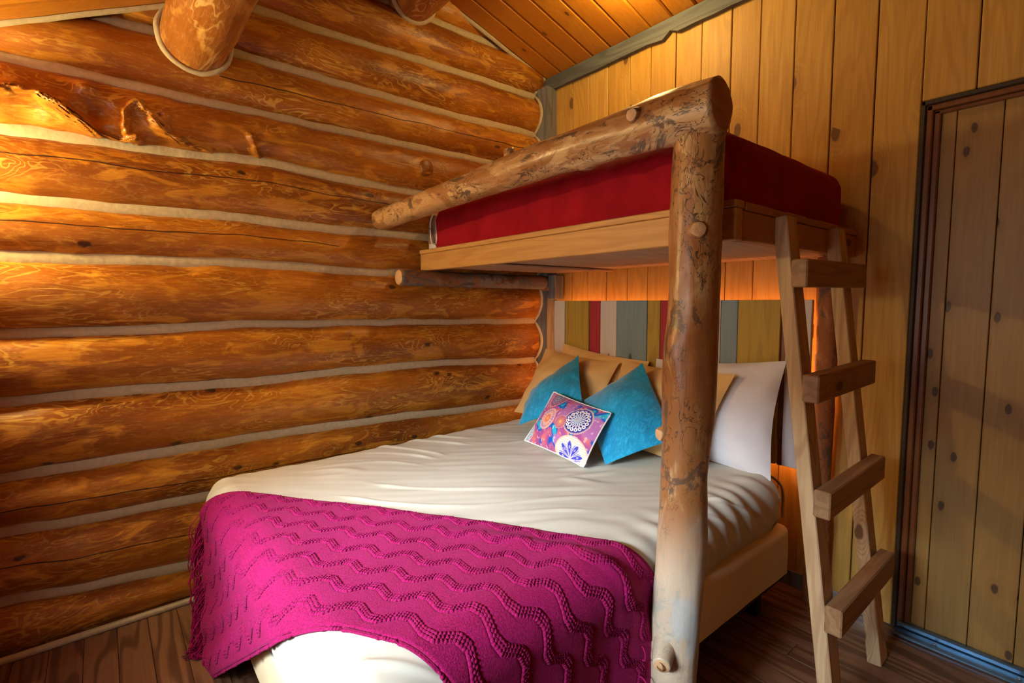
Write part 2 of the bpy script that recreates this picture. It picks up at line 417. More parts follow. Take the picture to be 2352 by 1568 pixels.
CRACK = {1: (.55, -.30, -9, 0), 2: (.42, -.35, -9, 0), 6: (.60, -.10, -9, -1.4), 7: (.64, -.25, -9, -1.0), 9: (.42, .25, -1.9, 0), 4: (.05, 0, -9, 0)}
def wig(k, y, a=.010): return a*nz(y*1.9, k*5.3)+a*.4*nz(y*7, k*3.1)
BURL = [([(-2.75, 1.93), (-2.66, 1.965), (-2.58, 1.985), (-2.52, 2.0), (-2.46, 1.998), (-2.40, 1.968), (-2.35, 1.93), (-2.30, 1.90), (-2.24, 1.888), (-2.19, 1.90)], .019, .058),
        ([(-2.215, 1.90), (-2.228, 1.945), (-2.222, 2.0), (-2.19, 2.04)], .013, .030),
        ([(-2.18, 2.045), (-2.14, 1.985), (-2.09, 1.94), (-2.02, 1.915), (-1.94, 1.91)], .018, .034),
        ([(-1.79, 1.99), (-1.77, 1.945), (-1.745, 1.915)], .010, .02)]
def seg_d(p, a, b):
    ax, ay = a; bx, by = b; t = ((p[0]-ax)*(bx-ax)+(p[1]-ay)*(by-ay))/((bx-ax)**2+(by-ay)**2); t = max(0, min(1, t))
    return hypot(p[0]-ax-t*(bx-ax), p[1]-ay-t*(by-ay))
def burl_h(y, z):
    h = 0
    if y > -1.6: return 0
    for pl, wd, ht in BURL:
        d = min(seg_d((y, z), a, b) for a, b in zip(pl, pl[1:]))
        d += .006*nz(y*22, z*22, 4)
        if d < wd*3: h = max(h, ht*exp(-(d/wd)**2)*(1+.18*sin(d*900)))
    for (cy, cz, r, dh) in ((-2.30, 1.985, .045, -.04), (-2.50, 1.935, .05, -.022), (-2.155, 2.0, .016, -.02), (-2.33, 2.065, .03, .022), (-2.11, 2.01, .03, .022), (-2.11, 2.01, .010, -.022), (-2.655, 1.94, .012, -.02)):
        h += dh*exp(-((y-cy)**2+(z-cz)**2*1.3)/(r*r))
    return h+.010*exp(-((y+2.2)/.35)**2)*nz(y*14, z*20, 7)
for k in range(len(CH)-1):
    lo, hi = CH[k], CH[k+1]
    B = [.085, .088, .085, .10, .098, .105, .085, .098, .105, .098, .10, .095, .09][k]
    yend = -.02
    NU, NV = (640, 64) if k == 8 else (150, 24)
    def fn(u, vv, k=k, lo=lo, hi=hi, B=B):
        y = YF+(yend-YF)*(u**.9)
        z0 = lz(lo, y)+wig(k, y)+.006+.006*nz(y*9, k); z1 = lz(hi, y)+wig(k+1, y)-.006-.006*nz(y*9, k+9)
        if k == 0: z0 = .0
        t = vv
        if k == 0: t = .18+.82*vv
        a = t*pi
        x = -.01+(B+.008*nz(y*1.3, k*2.2))*max(0, sin(a))**.72
        tt = .5-.5*cos(a); tt = .35*t+.65*tt
        z = z0+(z1-z0)*(tt if k else (tt-.0)/(1) if vv > 0 else 0)
        x += .007*nz(y*3, z*9, k*1.7)+.003*nz(y*11, z*22, k*1.7)
        x *= 1-.30*smst(-.07, -.02, y)
        if k == 8: x += burl_h(y, z)
        zr = roof(y)
        return (x, y, min(z, zr))
    ca = CRACK.get(k)
    def cf(u, vv, k=k, lo=lo, hi=hi, ca=ca):
        if not ca: return 1.
        y = YF+(yend-YF)*(u**.9); c0, sl, ya, yb = ca
        if y < ya or y > yb: return 1.
        H = (lz(hi, y)-lz(lo, y)); tt = .35*vv+.65*(.5-.5*cos(vv*pi))
        return (tt-c0-sl*.12*(y+2.6))*H+.006*nz(y*4, 3.3*k)
    lg = grid('log', fn, NU, NV, MT['log'], WL, attr={'crack': cf})
    if k in (10, 11): pass
    if k == 8: BURL_LOG = lg
for k in range(len(CH)-1):
    pl = CH[k]; hw = [.012, .018, .020, .021, .024, .017, .027, .023, .026, .018, .021, .019, .018][k]
    def fn(u, vv, k=k, pl=pl, hw=hw):
        y = YF+(-.015-YF)*u; zc = lz(pl, y)+wig(k, y)
        h = hw*(1+.28*nz(y*3.1, k*7.7)+.18*nz(y*15, k*2.7)); a = (vv-.5)*pi
        if k == 0: return (.065+.012*cos(a), y, .012+.014*sin(a))
        x = .020+.018*cos(a)+.003*nz(y*20, vv*3, k)
        z = zc+(h+.008)*sin(a)
        return (x, y, min(z, roof(y)))
    grid('chinking', fn, 120, 7, MT['chink'], WL)
# wall core behind the logs
def core(u, vv):
    y = YF+(0-YF)*u; return (-.012, y, roof(y)*vv)
grid('wall_core', core, 40, 2, MT['chink'], WL)
# chinking bead along the roof line
for (ya, yb) in ((-.98, -.03), (YF, -.98)):
    def fn(u, vv, ya=ya, yb=yb):
        y = ya+(yb-ya)*u; a = vv*pi*.5
        return ((.06 if yb > -.5 else .088)+.018*sin(a)+.010*nz(y*5, 1), y, roof(y)-.002-.013*cos(a)-.003*nz(y*9, 2))
    grid('chinking', fn, 50, 6, MT['chink'], WL)
def embed(pts, x): return [(x+dx, y, z) for (y, z, dx) in pts]
tube('knot', embed([(-.93, 2.00, -.05), (-.93, 2.00, .012)], .09), [.06, .04], MT['log'], BURL_LOG, 16, .2, seed=9, sub=3)

# roof beams sticking out of the log wall
def roof_beam(y, z, r, label, seed):
    e = empty('roof_beam', (.0, y, z), label=label, cat='beam', group='log roof beams')
    pts = [(-.0, y, z), (.9, y+.005, z+.003), (2.0, y-.01, z), (3.0, y, z), (XR, y, z)]
    tube('log', pts, [r, r*1.02, r*1.0, r, r], MT['purlin'], e, 40, .05, seed=seed, sub=10, crackang=2.5)
    # chinking collar where it meets the wall
    N1, N2 = 40, 8
    def fn(u, vv):
        th = 2*pi*u; a = 2*pi*vv; R = r+.006+.012*cos(a)+.003*nz(cos(th)*3, sin(th)*3, seed)
        xx = .105-.022*abs(sin(th*1.0))+.016*sin(a)
        return (xx, y+R*cos(th), z+R*sin(th))
    grid('chinking_collar', fn, N1, N2, MT['chink'], e)
roof_beam(-1.98, 2.332, .119, 'thick peeled log roof beam jutting from the log wall, the larger one nearer the camera', 1)
roof_beam(-.99, 2.862, .122, 'log ridge beam under the peak of the roof, above the corner of the bunk', 2)

# ------------------------------------------------------------------ ceiling boards (two slopes)
CE = empty('ceiling', (0, 0, 2.7), kind='structure')
def slope_board(x0, x1, ya, yb, nm='board'):
    g = .0035
    vs = []
    for (x, dz) in ((x0+g, .010), (x0+g+.006, 0), (x1-g-.006, 0), (x1-g, .010), (x1-g, .022), (x0+g, .022)):
        for y in (ya, yb): vs.append((x, y, roof(y)+dz))
    fs = []
    n = 6
    for i in range(n):
        j = (i+1) % n; fs.append((2*i, 2*j, 2*j+1, 2*i+1))
    fs.append(tuple(2*i for i in range(n))[::-1]); fs.append(tuple(2*i+1 for i in range(n)))
    link(nm, pyd(vs, fs), MT['ceil'], CE, smooth=False)
x = -.06
while x < XR:
    slope_board(x, x+.132, RIDGE_Y, .0); slope_board(x, x+.132, YF, RIDGE_Y); x += .132
link('roof_deck', pyd([(-.1, .05, roof(0)+.03), (XR+.1, .05, roof(0)+.03), (XR+.1, RIDGE_Y, roof(RIDGE_Y)+.03), (-.1, RIDGE_Y, roof(RIDGE_Y)+.03),
                      (XR+.1, YF-.1, roof(YF)), (-.1, YF-.1, roof(YF))], [(0, 1, 2, 3), (3, 2, 4, 5)]), MT['dark'], CE, smooth=False)

# ------------------------------------------------------------------ wall_back: vertical boards
WB = empty('wall_back', (2, 0, 0), kind='structure')
seams = [0, .15, .286, .421, .568, .721, .859, 1.008, 1.15, 1.30, 1.434, 1.579, 1.726, 1.875, 2.02]
DX0, DX1, DZ = 2.022, 2.90, 1.985
prev = None
xs = seams+[2.167, 2.31, 2.455, 2.60, 2.745, 2.90, 3.05, 3.2, 3.35, 3.5, 3.65, 3.8, 4.0]
for a, b in zip(xs, xs[1:]):
    z0 = DZ+.004 if (a > 1.9 and b <= DX1+.001 and a >= 2.0) else 0
    dy = random.uniform(-.0025, .0025)
    box('board', (a+.0018, -.0+dy, z0), (b-.0018, .03, 2.72), MT['wallb'], WB, bev=.0028)
box('wall_core', (-.05, .034, 0), (2.03, .05, 2.8), MT['dark'], WB, bev=0); box('wall_core', (2.03, .06, 0), (XR+.05, .075, 2.8), MT['dark'], WB, bev=0)

# trim under the ceiling with wavy lower edge and a knot notch
def trim_strip():
    N = 90; vs = []; fs = []
    for i in range(N):
        x = .0+(XR)*i/(N-1); zl = 2.622+.004*nz(x*3, 1)+.003*nz(x*11, 2)
        zl += .022*exp(-((x-.985)/.018)**2) - .012*exp(-((x-.93)/.04)**2)
        for (y, z) in ((-.028, zl), (-.028, 2.703), (-.001, 2.703), (-.001, zl)): vs.append((x, y, z))
    for i in range(N-1):
        for q in range(4):
            p = (q+1) % 4; fs.append((4*i+q, 4*i+p, 4*i+4+p, 4*i+4+q))
    fs += [(0, 1, 2, 3), (4*N-4, 4*N-1, 4*N-2, 4*N-3)]
    o = link('trim_1', pyd(vs, fs), MT['grayx'], None, smooth=False); tag(o, kind='structure')
trim_strip()
# corner board scribed to the logs
def corner():
    N = 120; vs = []; fs = []
    for i in range(N):
        z = 0+2.63*i/(N-1)
        # log bulge here
        xb = .03
        for k in range(len(CH)-1):
            z0, z1 = CH[k][-1][1], CH[k+1][-1][1]
            if z0 <= z < z1: xb = .035+.075*sin((z-z0)/(z1-z0)*pi)**.7
        for (x_, y) in ((xb-.03, -.085), (.146+.004*nz(z*2, 8), -.085), (.146+.004*nz(z*2, 8), -.002), (xb-.03, -.002)): vs.append((x_, y, z))
    for i in range(N-1):
        for q in range(4):
            p = (q+1) % 4; fs.append((4*i+q, 4*i+4+q, 4*i+4+p, 4*i+p))
    fs += [(0, 1, 2, 3), (4*N-1, 4*N-2, 4*N-3, 4*N-4)]
    me = pyd(vs, fs); bm = bmesh.new(); bm.from_mesh(me); bmesh.ops.recalc_face_normals(bm, faces=bm.faces); bm.to_mesh(me); bm.free()
    tag(link('trim_2', me, MT['gray'], None, smooth=False), kind='structure')
    # cream bead that follows the log ends
    def fn(u, vv):
        z = 2.62*u; xb = .02
        for k in range(len(CH)-1):
            z0, z1 = CH[k][-1][1], CH[k+1][-1][1]
            if z0 <= z < z1: xb = .020+.080*sin((z-z0)/(z1-z0)*pi)**.7
        a = vv*2*pi; return (xb+.012*cos(a)+.002*nz(z*20, 3), -.088+.010*sin(a), z)
    grid('chinking', fn, 260, 7, MT['chink'], WL)
corner()

# ------------------------------------------------------------------ other walls (outside the frame, they close the room)
WR = empty('wall_right', (XR, 0, 0), kind='structure')
y = 0
while y > YF+.01:
    y2 = max(YF, y-.19); vs = [(XR, y-.002, 0), (XR, y2+.002, 0), (XR, y2+.002, roof(y2)), (XR, y-.002, roof(y)), (XR+.03, y-.002, 0), (XR+.03, y2+.002, 0), (XR+.03, y2+.002, roof(y2)), (XR+.03, y-.002, roof(y))]
    link('board', pyd(vs, [(0, 3, 2, 1), (4, 5, 6, 7), (0, 1, 5, 4), (1, 2, 6, 5), (2, 3, 7, 6), (3, 0, 4, 7)]), MT['wallb'], WR, smooth=False)
    y = y2
WF = empty('wall_front', (2, YF, 0), kind='structure')
ZT = roof(YF)
x = 0
while x < XR-.01:
    x2 = min(XR, x+.19)
    if x2 > WX0 and x < WX1:
        box('board', (x+.001, YF-.03, 0), (x2-.001, YF, WZ0-.03), MT['plaster'], WF, bev=.002)
        box('board', (x+.001, YF-.03, WZ1+.03), (x2-.001, YF, ZT), MT['plaster'], WF, bev=.002)
    else: box('board', (x+.001, YF-.03, 0), (x2-.001, YF, ZT), MT['plaster'], WF, bev=.002)
    x = x2
W1 = empty('window_1', ((WX0+WX1)/2, YF, WZ0), kind='structure')
for a, b in (((WX0-.16, YF-.02, WZ0-.06), (WX1+.16, YF+.02, WZ0)), ((WX0-.16, YF-.02, WZ1), (WX1+.16, YF+.02, WZ1+.06)),
             ((WX0-.16, YF-.02, WZ0), (WX0-.0, YF+.02, WZ1)), ((WX1, YF-.02, WZ0), (WX1+.16, YF+.02, WZ1))):
    box('window_frame', a, b, MT['frame'], W1, bev=.003)

# ------------------------------------------------------------------ floor planks, running along x
FL = empty('floor', (2, -1.7, 0), kind='structure')
PW = .098
protos = {}
r_ = random.Random(3); row = 0; y = 0.0
while y > YF:
    y2 = max(YF, y-PW); x = -r_.uniform(.0, .9)
    while x < XR:
        x2 = min(XR, x+r_.choice((.9, 1.1, 1.3))); xa = max(0, x)
        if x2-xa > .05: box('plank', (xa+.0006, y2+.0006, -.012), (x2-.0006, y-.0006, 0), MT['floor'], FL, bev=.0012)
        x = x2
    y = y2
box('subfloor', (-.05, YF-.05, -.05), (XR+.05, .08, -.016), MT['dark'], FL, bev=0)

# ------------------------------------------------------------------ door
D1 = empty('door_1', (2.45, .0, 0), kind='structure')
ds = [2.075, 2.118, 2.238, 2.358, 2.478, 2.598, 2.718, 2.85]
for a, b in zip(ds, ds[1:]):
    box('board', (a+.0012, .022, .022), (b-.0012, .045, DZ-.045), MT['doorb'], D1, bev=.002)
box('door_frame', (DX0, -.012, .0), (DX0+.014, .05, DZ), MT['dark'], D1, bev=.003)
box('door_frame', (DX0+.014, -.004, .0), (DX0+.034, .05, DZ-.016), MT['frame'], D1, bev=.004)
box('door_frame', (DX0+.034, .008, .0), (DX0+.054, .05, DZ-.036), MT['frame'], D1, bev=.004)
box('door_frame', (DX0, -.012, DZ-.016), (DX1-.02, .05, DZ), MT['dark'], D1, bev=.003)
box('door_frame', (DX0+.014, -.004, DZ-.036), (DX1-.02, .05, DZ-.016), MT['frame'], D1, bev=.003)
box('door_frame', (DX0+.034, .008, DZ-.05), (DX1-.02, .05, DZ-.036), MT['frame'], D1, bev=.003)
box('door_frame', (2.852, -.012, 0), (DX1-.003, .05, DZ-.05), MT['frame'], D1, bev=.003)
th = box('threshold', (DX0+.016, -.062, .0), (DX1-.05, .02, .014), MT['steel'], D1, bev=.004)
box('threshold_rib', (DX0+.016, -.012, .014), (DX1-.05, .012, .034), MT['steel'], th, bev=.004)
for i in range(4):
    bm = bmesh.new(); bmesh.ops.create_cone(bm, cap_ends=True, segments=12, radius1=.006, radius2=.005, depth=.003, matrix=Matrix.Translation((2.16+i*.22, -.035, .0155)))
    me = bpy.data.meshes.new('screw'); bm.to_mesh(me); bm.free(); link('screw', me, MT['zinc'], th)

# small baseboard remnant and metal corner plate beside the door
box('baseboard_back', (1.80, -.014, 0), (1.99, -.003, .055), MT['zinc'], None, bev=.003)['kind'] = 'structure'
pl = box('baseboard_side', (.22, -.012, 0), (1.79, -.003, .07), MT['gray'], None, bev=.002); pl['kind'] = 'structure'; pl.name = 'baseboard_back'
op = empty('outlet', (1.746, 0, 1.29), label='small pale electrical outlet plate on the board wall behind the ladder', cat='outlet')
box('plate', (1.728, -.008, 1.275), (1.766, -.003, 1.335), MT['plate'], op, bev=.002)
box('socket', (1.736, -.0105, 1.285), (1.758, -.008, 1.325), MT['slot'], op, bev=.001)

# ------------------------------------------------------------------ bunk frame (upper bed built in)
BX1, BY, BZ0, BZ1 = 1.84, -.985, 1.444, 1.554
BK = empty('bunk_bed', (1.775, -1.12, 0), label='rustic raised bunk frame of fir beams on a peeled log post with beetle tracks', cat='bunk bed')
box('front_beam', (.105, BY, BZ0), (BX1, BY+.04, BZ1-.022), MT['beam'], BK, bev=.003)
box('beam_cap', (.10, BY-.002, BZ1-.021), (BX1, BY+.05, BZ1), MT['beam'], BK, bev=.003)
box('side_beam', (BX1-.04, BY+.041, BZ0+.002), (BX1-.001, -.006, BZ1-.026), MT['beamy'], BK, bev=.003)
yy = BY+.055
for i in range(7):
    L = [.17, .1, .15, .12, .17, .1, .12][i]
    box('edge_strip', (BX1-.046, yy, BZ1-.025), (BX1+.002, min(-.006, yy+L-.002), BZ1-.002-.002*(i % 2)), MT['beamy'], BK, bev=.002); yy += L
    if yy > -.01: break
box('back_beam', (.20, -.045, BZ0+.03), (BX1-.042, -.005, BZ1-.03), MT['beam'], BK, bev=.003)
for i, (a, b) in enumerate(((.2, .62), (.623, 1.22), (1.223, BX1-.042))):
    box('underside_panel', (a, BY+.042, BZ0+.012+.003*(i % 2)), (b, -.048, BZ0+.026), MT['under'], BK, bev=.002)
box('joist', (.62, BY+.042, BZ0+.001), (.66, -.048, BZ0+.011), MT['under'], BK, bev=.002)
# corner post
post = tube('post', [(1.772, -1.145, -.005), (1.770, -1.135, .20), (1.775, -1.125, .42), (1.778, -1.115, .62), (1.772, -1.10, .85), (1.778, -1.09, 1.08), (1.776, -1.08, 1.30), (1.770, -1.07, 1.52), (1.775, -1.065, 1.715)],
     [.063, .064, .068, .064, .064, .072, .066, .070, .066], MT['peeled'], BK, 48, .07, seed=11, sub=14, endmat=MT['endgrain'],
     lumps=((.66, 4.4, .10, .03), (.35, 1.0, .10, .05), (.12, 2.0, .12, .05), (.23, 2.4, .1, .03)))
post['label'] = 'peeled pale log corner post with bark-beetle tracks'
# branch stub on the post
kn = tube('branch_stub', [(1.765, -1.16, .335), (1.79, -1.215, .318), (1.80, -1.235, .312)], [.034, .027, .024], MT['peeled'], post, 20, .06, seed=12, sub=5, endmat=MT['endgrain'])
rng_ = tube('knot_ring', [(1.80+.011*cos(a)*.9, -1.2385-.002, .312+.011*sin(a)) for a in [i*pi/6 for i in range(13)]], [.0018]*13, MT['frame'], post, 6, sub=1, cap=False)
tube('knot', [(1.79, -1.10, 1.46), (1.815, -1.132, 1.462)], [.034, .022], MT['peeled'], post, 18, .1, seed=13, sub=4, endmat=MT['endgrain'])
tube('knot', [(1.735, -1.11, .91), (1.720, -1.147, .905)], [.026, .018], MT['peeled'], post, 16, .1, seed=14, sub=4, endmat=MT['endgrain'])
# rail log lying on top of the post
rail = tube('guard_rail', [(.10, -1.205, 1.695), (.45, -1.19, 1.712), (.85, -1.165, 1.735), (1.2, -1.145, 1.755), (1.5, -1.12, 1.765), (1.72, -1.10, 1.772), (1.842, -1.09, 1.772)],
     [.052, .053, .055, .060, .063, .070, .071], MT['peeledx'], BK, 40, .08, seed=21, sub=12, endmat=MT['beamy'], lumps=((.62, 4.9, .18, .02), (.8, 1.2, .08, .05)))
rail['label'] = 'peeled log guard rail laid across the top of the post'
tube('knot', [(1.08, -1.15, 1.79), (1.075, -1.158, 1.828)], [.03, .020], MT['peeledx'], rail, 14, .15, seed=22, sub=4)
tube('knot', [(1.63, -1.13, 1.79), (1.64, -1.185, 1.785)], [.034, .018], MT['peeledx'], rail, 16, .1, seed=23, sub=4, endmat=MT['endgrain'])
# carrier log along the log wall
sup = tube('support_log', [(.150, -1.135, 1.405), (.142, -.85, 1.402), (.135, -.5, 1.399), (.13, -.10, 1.397)], [.0435, .042, .041, .045], MT['graylog'], BK, 26, .09, seed=31, sub=14, endmat=MT['endgrain'],
     lumps=((.28, 3.6, .35, .02), (.48, 3.9, .4, .02)))
sup['label'] = 'grey bark-covered carrier log with a pale sawn end'
box('bracket', (.172, -.10, 1.29), (.235, -.02, 1.443), MT['gray'], BK, bev=.004)
box('bracket', (.06, -.095, 1.345), (.168, -.02, 1.372), MT['beamy'], BK, bev=.004)
rp = tube('post', [(1.775, -.075, 0), (1.77, -.07, .5), (1.775, -.07, 1.0), (1.772, -.07, 1.445)], [.042, .040, .040, .043], MT['bark'], BK, 20, .16, seed=33, sub=12)
rp['label'] = 'narrow bark-covered rear post against the wall'

# ------------------------------------------------------------------ draping
def drape(px, py, core, r, zt, off=0., square=True):
    x0, x1, y0, y1 = core
    qx = min(max(px, x0), x1); qy = min(max(py, y0), y1); dx, dy = px-qx, py-qy
    L = hypot(dx, dy)
    if L < 1e-9: return Vector((px, py, zt+off)), Vector((0, 0, 1)), 0.
    e = max(abs(dx), abs(dy)) if square else L
    ux, uy = dx/L, dy/L; R = r+off; am = r*pi/2
    if e < am:
        a = e/r; return Vector((qx+ux*R*sin(a), qy+uy*R*sin(a), zt-r+R*cos(a))), Vector((ux*sin(a), uy*sin(a), cos(a))), e
    return Vector((qx+ux*R, qy+uy*R, zt-r-(e-am))), Vector((ux, uy, 0)), e

# upper mattress + coverlet
UM = empty('bunk_mattress', (.9, -.48, 1.562), label='white mattress with brown side band on the upper bunk, under the red coverlet', cat='mattress')
def mattress_shell(name, x0, x1, y0, y1, z0, z1, r, mat, parent, nu=60, nv=40, wr=None, zdrop=None, square=True):
    core_ = (x0+r, x1-r, y0+r, y1-r); am = r*pi/2; drop = (z1-z0-r)+am if zdrop is None else zdrop
    # non-uniform sampling: dense on the rims
    def coords(a, b, n):
        out = []
        for i in range(n):
            t = i/(n-1)
            if t < .3: out.append(a-drop+drop*(t/.3))
            elif t > .7: out.append(b+drop*((t-.7)/.3))
            else: out.append(a+(b-a)*(t-.3)/.4)
        return out
    X = coords(core_[0], core_[1], nu); Y = coords(core_[2], core_[3], nv)
    def fn(u, v):
        px, py = X[round(u*(nu-1))], Y[round(v*(nv-1))]
        p, n, e = drape(px, py, core_, r, z1, 0, square)
        if wr: p = p+n*wr(px, py, p, e)
        return p
    o = grid(name, fn, nu, nv, mat, parent); return o
mattress_shell('mattress_body', .105, 1.785, -.95, -.035, 1.556, 1.750, .045, MT['matt'], UM, 60, 40)
def band_fn(u, v):
    # brown patterned band round the left front corner
    a = u; z = 1.585+.145*v
    if a < .35: return (.1035, -.915+(.35-a)/.35*.6, z)
    b = (a-.35)/.65; return (.135+.075*b, -.9522, z)
grid('side_band', band_fn, 30, 6, MT['matbr'], UM)
RC = empty('red_coverlet', (.95, -.48, 1.76), label='dark red woven coverlet draped over the upper bunk mattress', cat='blanket')
def wr_red(px, py, p, e):
    w_ = .005*nz(px*5, py*5, 2)+.0022*nz(px*45, py*9, p.z*8)+.0015*sin(p.x*170+6*nz(p.x*5, p.z*20))*.5
    if e > .1: w_ += .004*nz(px*9, py*9, 5)
    return w_
cov = mattress_shell('coverlet_cloth', .185, 1.808, -.968, -.02, 1.558, 1.778, .085, MT['red'], RC, 200, 130, wr_red)
tube('piping', [(.192, -.5, 1.780), (.192, -.84, 1.780), (.190, -.905, 1.768), (.190, -.95, 1.738), (.192, -.970, 1.69), (.194, -.970, 1.62), (.21, -.970, 1.58), (.25, -.972, 1.563)], [.004]*8, MT['piping'], RC, 8, sub=6)

# ------------------------------------------------------------------ lower bed
LX0, LX1, LY0, LY1 = .155, 1.695, -2.05, -.165
BF = empty('bed_stand', (.9, -1.15, 0), label='black metal bed base under the lower bed', cat='bed frame')
for a, b in (((LX1-.045, LY0+.05, .11), (LX1-.008, LY1, .15)), ((LX0+.02, LY0+.05, .11), (LX0+.06, LY1, .15)), ((LX0+.06, LY0+.05, .115), (LX1-.045, LY0+.09, .149)), ((LX0+.06, LY1-.05, .115), (LX1-.045, LY1-.01, .149))):
    box('rail', a, b, MT['black'], BF, bev=.004)
for (x_, y_) in ((LX1-.06, -.33), (LX1-.06, -1.15), (LX1-.06, -1.95), (LX0+.06, -.33), (LX0+.06, -1.95)):
    box('leg', (x_-.022, y_-.022, 0), (x_+.022, y_+.022, .112), MT['black'], BF, bev=.004)
BS = empty('box_spring', (.9, -1.15, .151), label='box spring in a tan cover on the black base of the lower bed', cat='box spring')
def wr_bs(px, py, p, e): return .006*nz(p.x*3, p.y*3, p.z*4)+.003*nz(p.x*12, p.y*9, p.z*12)
mattress_shell('cover', LX0+.012, LX1+.012, LY0+.02, LY1-.01, .152, .352, .03, MT['boxs'], BS, 70, 90, wr_bs)
LM = empty('lower_mattress', (.9, -1.15, .353), label='dark-sided mattress of the lower bed, its bare end showing by the headboard', cat='mattress')
mattress_shell('mattress_body', LX0+.03, LX1-.026, LY0+.05, LY1, .355, .542, .07, MT['mdark'], LM, 50, 60)
tube('piping', [(LX1-.2, LY1-.04, .545), (LX1-.09, LY1-.025, .540), (LX1-.048, LY1-.012, .52), (LX1-.026, LY1-.008, .48), (LX1-.024, LY1-.008, .37)], [.006]*5, MT['mpipe'], LM, 8, sub=6)
SH = empty('bed_sheet', (.9, -1.2, .555), label='sand-coloured fitted sheet stretched over the lower bed mattress', cat='sheet')
SR = .095; SZ = .562
sheet_core = (LX0+SR, LX1-SR, LY0+SR, -.25)
def wr_sheet(px, py, p, e):
    top = exp(-(e/.12)**2)
    a = px*.62+py*.78; b = -px*.78+py*.62
    r1 = abs(nz(b*7+1.5*nz(a*1.5, b*2), a*1.1, 3)); cr = exp(-(r1/.085)**2)*smst(.02, .4, nz(a*2.2, b*2.2, 9)+.22)
    w_ = .010*nz(px*2.2, py*2.2, 4)*top + .0075*cr*(.4+.6*top) + .0025*nz(b*22, a*3, 6)
    # tension folds around the right rim near the pillows and behind the post
    if px > LX1-.22:
        k = smst(LX1-.22, LX1-.03, px)
        q = py*20+(p.z-.5)*9
        w_ += .0045*k*sin(q*3.4+2.5*nz(py*4, p.z*3))*smst(-1.35, -.9, py)*smst(.33, .47, p.z)*smst(-.24, -.34, py)
        w_ += .005*nz(py*5, p.z*9, 3)*k
    w_ += .010*smst(.12, .3, e)*nz(px*3, py*3, p.z*3)
    return w_
def sheet_fn(nu=230, nv=330):
    r = SR; am = r*pi/2; dropx = .215-r+am+.012; dropf = .30-r+am
    def coords(a, b, n, d0, d1):
        out = []
        tot = [(.24 if d0 else 0), (.24 if d1 else 0)]
        for i in range(n):
            t = i/(n-1)
            if t < tot[0]: out.append(a-d0*(1-t/tot[0]))
            elif t > 1-tot[1]: out.append(b+d1*(t-1+tot[1])/tot[1])
            else: out.append(a+(b-a)*(t-tot[0])/(1-tot[0]-tot[1]))
        return out
    X = coords(sheet_core[0], sheet_core[1], nu, dropx, dropx); Y = coords(sheet_core[2], sheet_core[3], nv, dropf, 0)
    def fn(u, v):
        px, py = X[round(u*(nu-1))], Y[round(v*(nv-1))]
        x0, x1, y0, y1 = sheet_core
        # pull-in of the open head edge
        p, n, e = drape(px, py, sheet_core, r, SZ)
        p = p+n*wr_sheet(px, py, p, e)
        if p.y > -.26 and px > x1: p.y -= .02*smst(.56, .40, p.z)
        if p.z < .42: p += Vector((-n.x, -n.y, 0))*.02*smst(.42, .34, p.z)
        return p
    return grid('sheet_cloth', fn, nu, nv, MT['sheet'], SH)
sheet_fn()

# ------------------------------------------------------------------ throw
TA = Vector((.839, .544)); TB = Vector((.544, -.839)); TO = Vector((.555, -1.90))
TS0, TS1, TW = -.37, 1.74, .59
throw_core = (sheet_core[0]-.002, sheet_core[1]+.002, sheet_core[2]-.002, 0)
def throw_pt(s_, t_, off=.013):
    bend = .05*(s_-.6)**2*0
    f = TO+TA*s_+TB*(t_*(1+.06*smst(.9, 1.5, s_))-.02*sin(s_*2.2))
    p, n, e = drape(f.x, f.y, throw_core, SR, SZ, off, False)
    if f.y < throw_core[2]: p = p+n*.045*smst(.28, .62, e)
    return p, n, e, f
def zig(s_):
    P = .135; u = (s_ % P)/P
    if u < .30: return -.5+u/.30
    if u < .5: return .5
    if u < .8: return .5-(u-.5)/.30
    return -.5
def ridge(s_, t_):
    h = 0
    sp = .083
    tt = t_-.03+.030*zig(s_)
    k = round(tt/sp); d = tt-k*sp
    if 0 <= k <= 7:
        for o_ in (-.0085, 0, .0085):
            q = abs(d-o_)
            if q < .0042: h += (.5+.5*cos(pi*q/.0042))*(.62+.38*cos(s_*2*pi/.0075))
        h -= .28*exp(-((abs(d)-.0145)/.004)**2)
    return h
TH = empty('throw_blanket', (.9, -1.7, .57), label='magenta knitted throw with zigzag ribs and fringed ends across the foot of the lower bed', cat='throw')
NS, NTT = 900, 290
def throw_fn(u, v):
    s_ = TS0+(TS1-TS0)*u-.10*v*v*(1-u)**4; t_ = TW*v
    p, n, e, f = throw_pt(s_, t_)
    h = .0052*ridge(s_, t_)
    h += .010*nz(f.x*2.5, f.y*2.5, 8)*smst(0, .12, e)*1.0+.004*nz(f.x*5, f.y*5, 3)
    # long soft folds on the far right where it slumps off the bed
    h += .016*exp(-((t_-.085-.02*s_)/.028)**2)*smst(.55, 1.2, s_)
    h += .010*exp(-((t_-.16)/.03)**2)*smst(.9, 1.4, s_)
    if e > .2: h += .012*(.5+.5*sin(t_*38+3*nz(t_*4, s_*2)))*smst(.2, .4, e)
    if v < .02 or v > .98: h -= .004
    return p+n*h
grid('knit_cloth', throw_fn, NS, NTT, MT['knit'], TH, thick=.005)
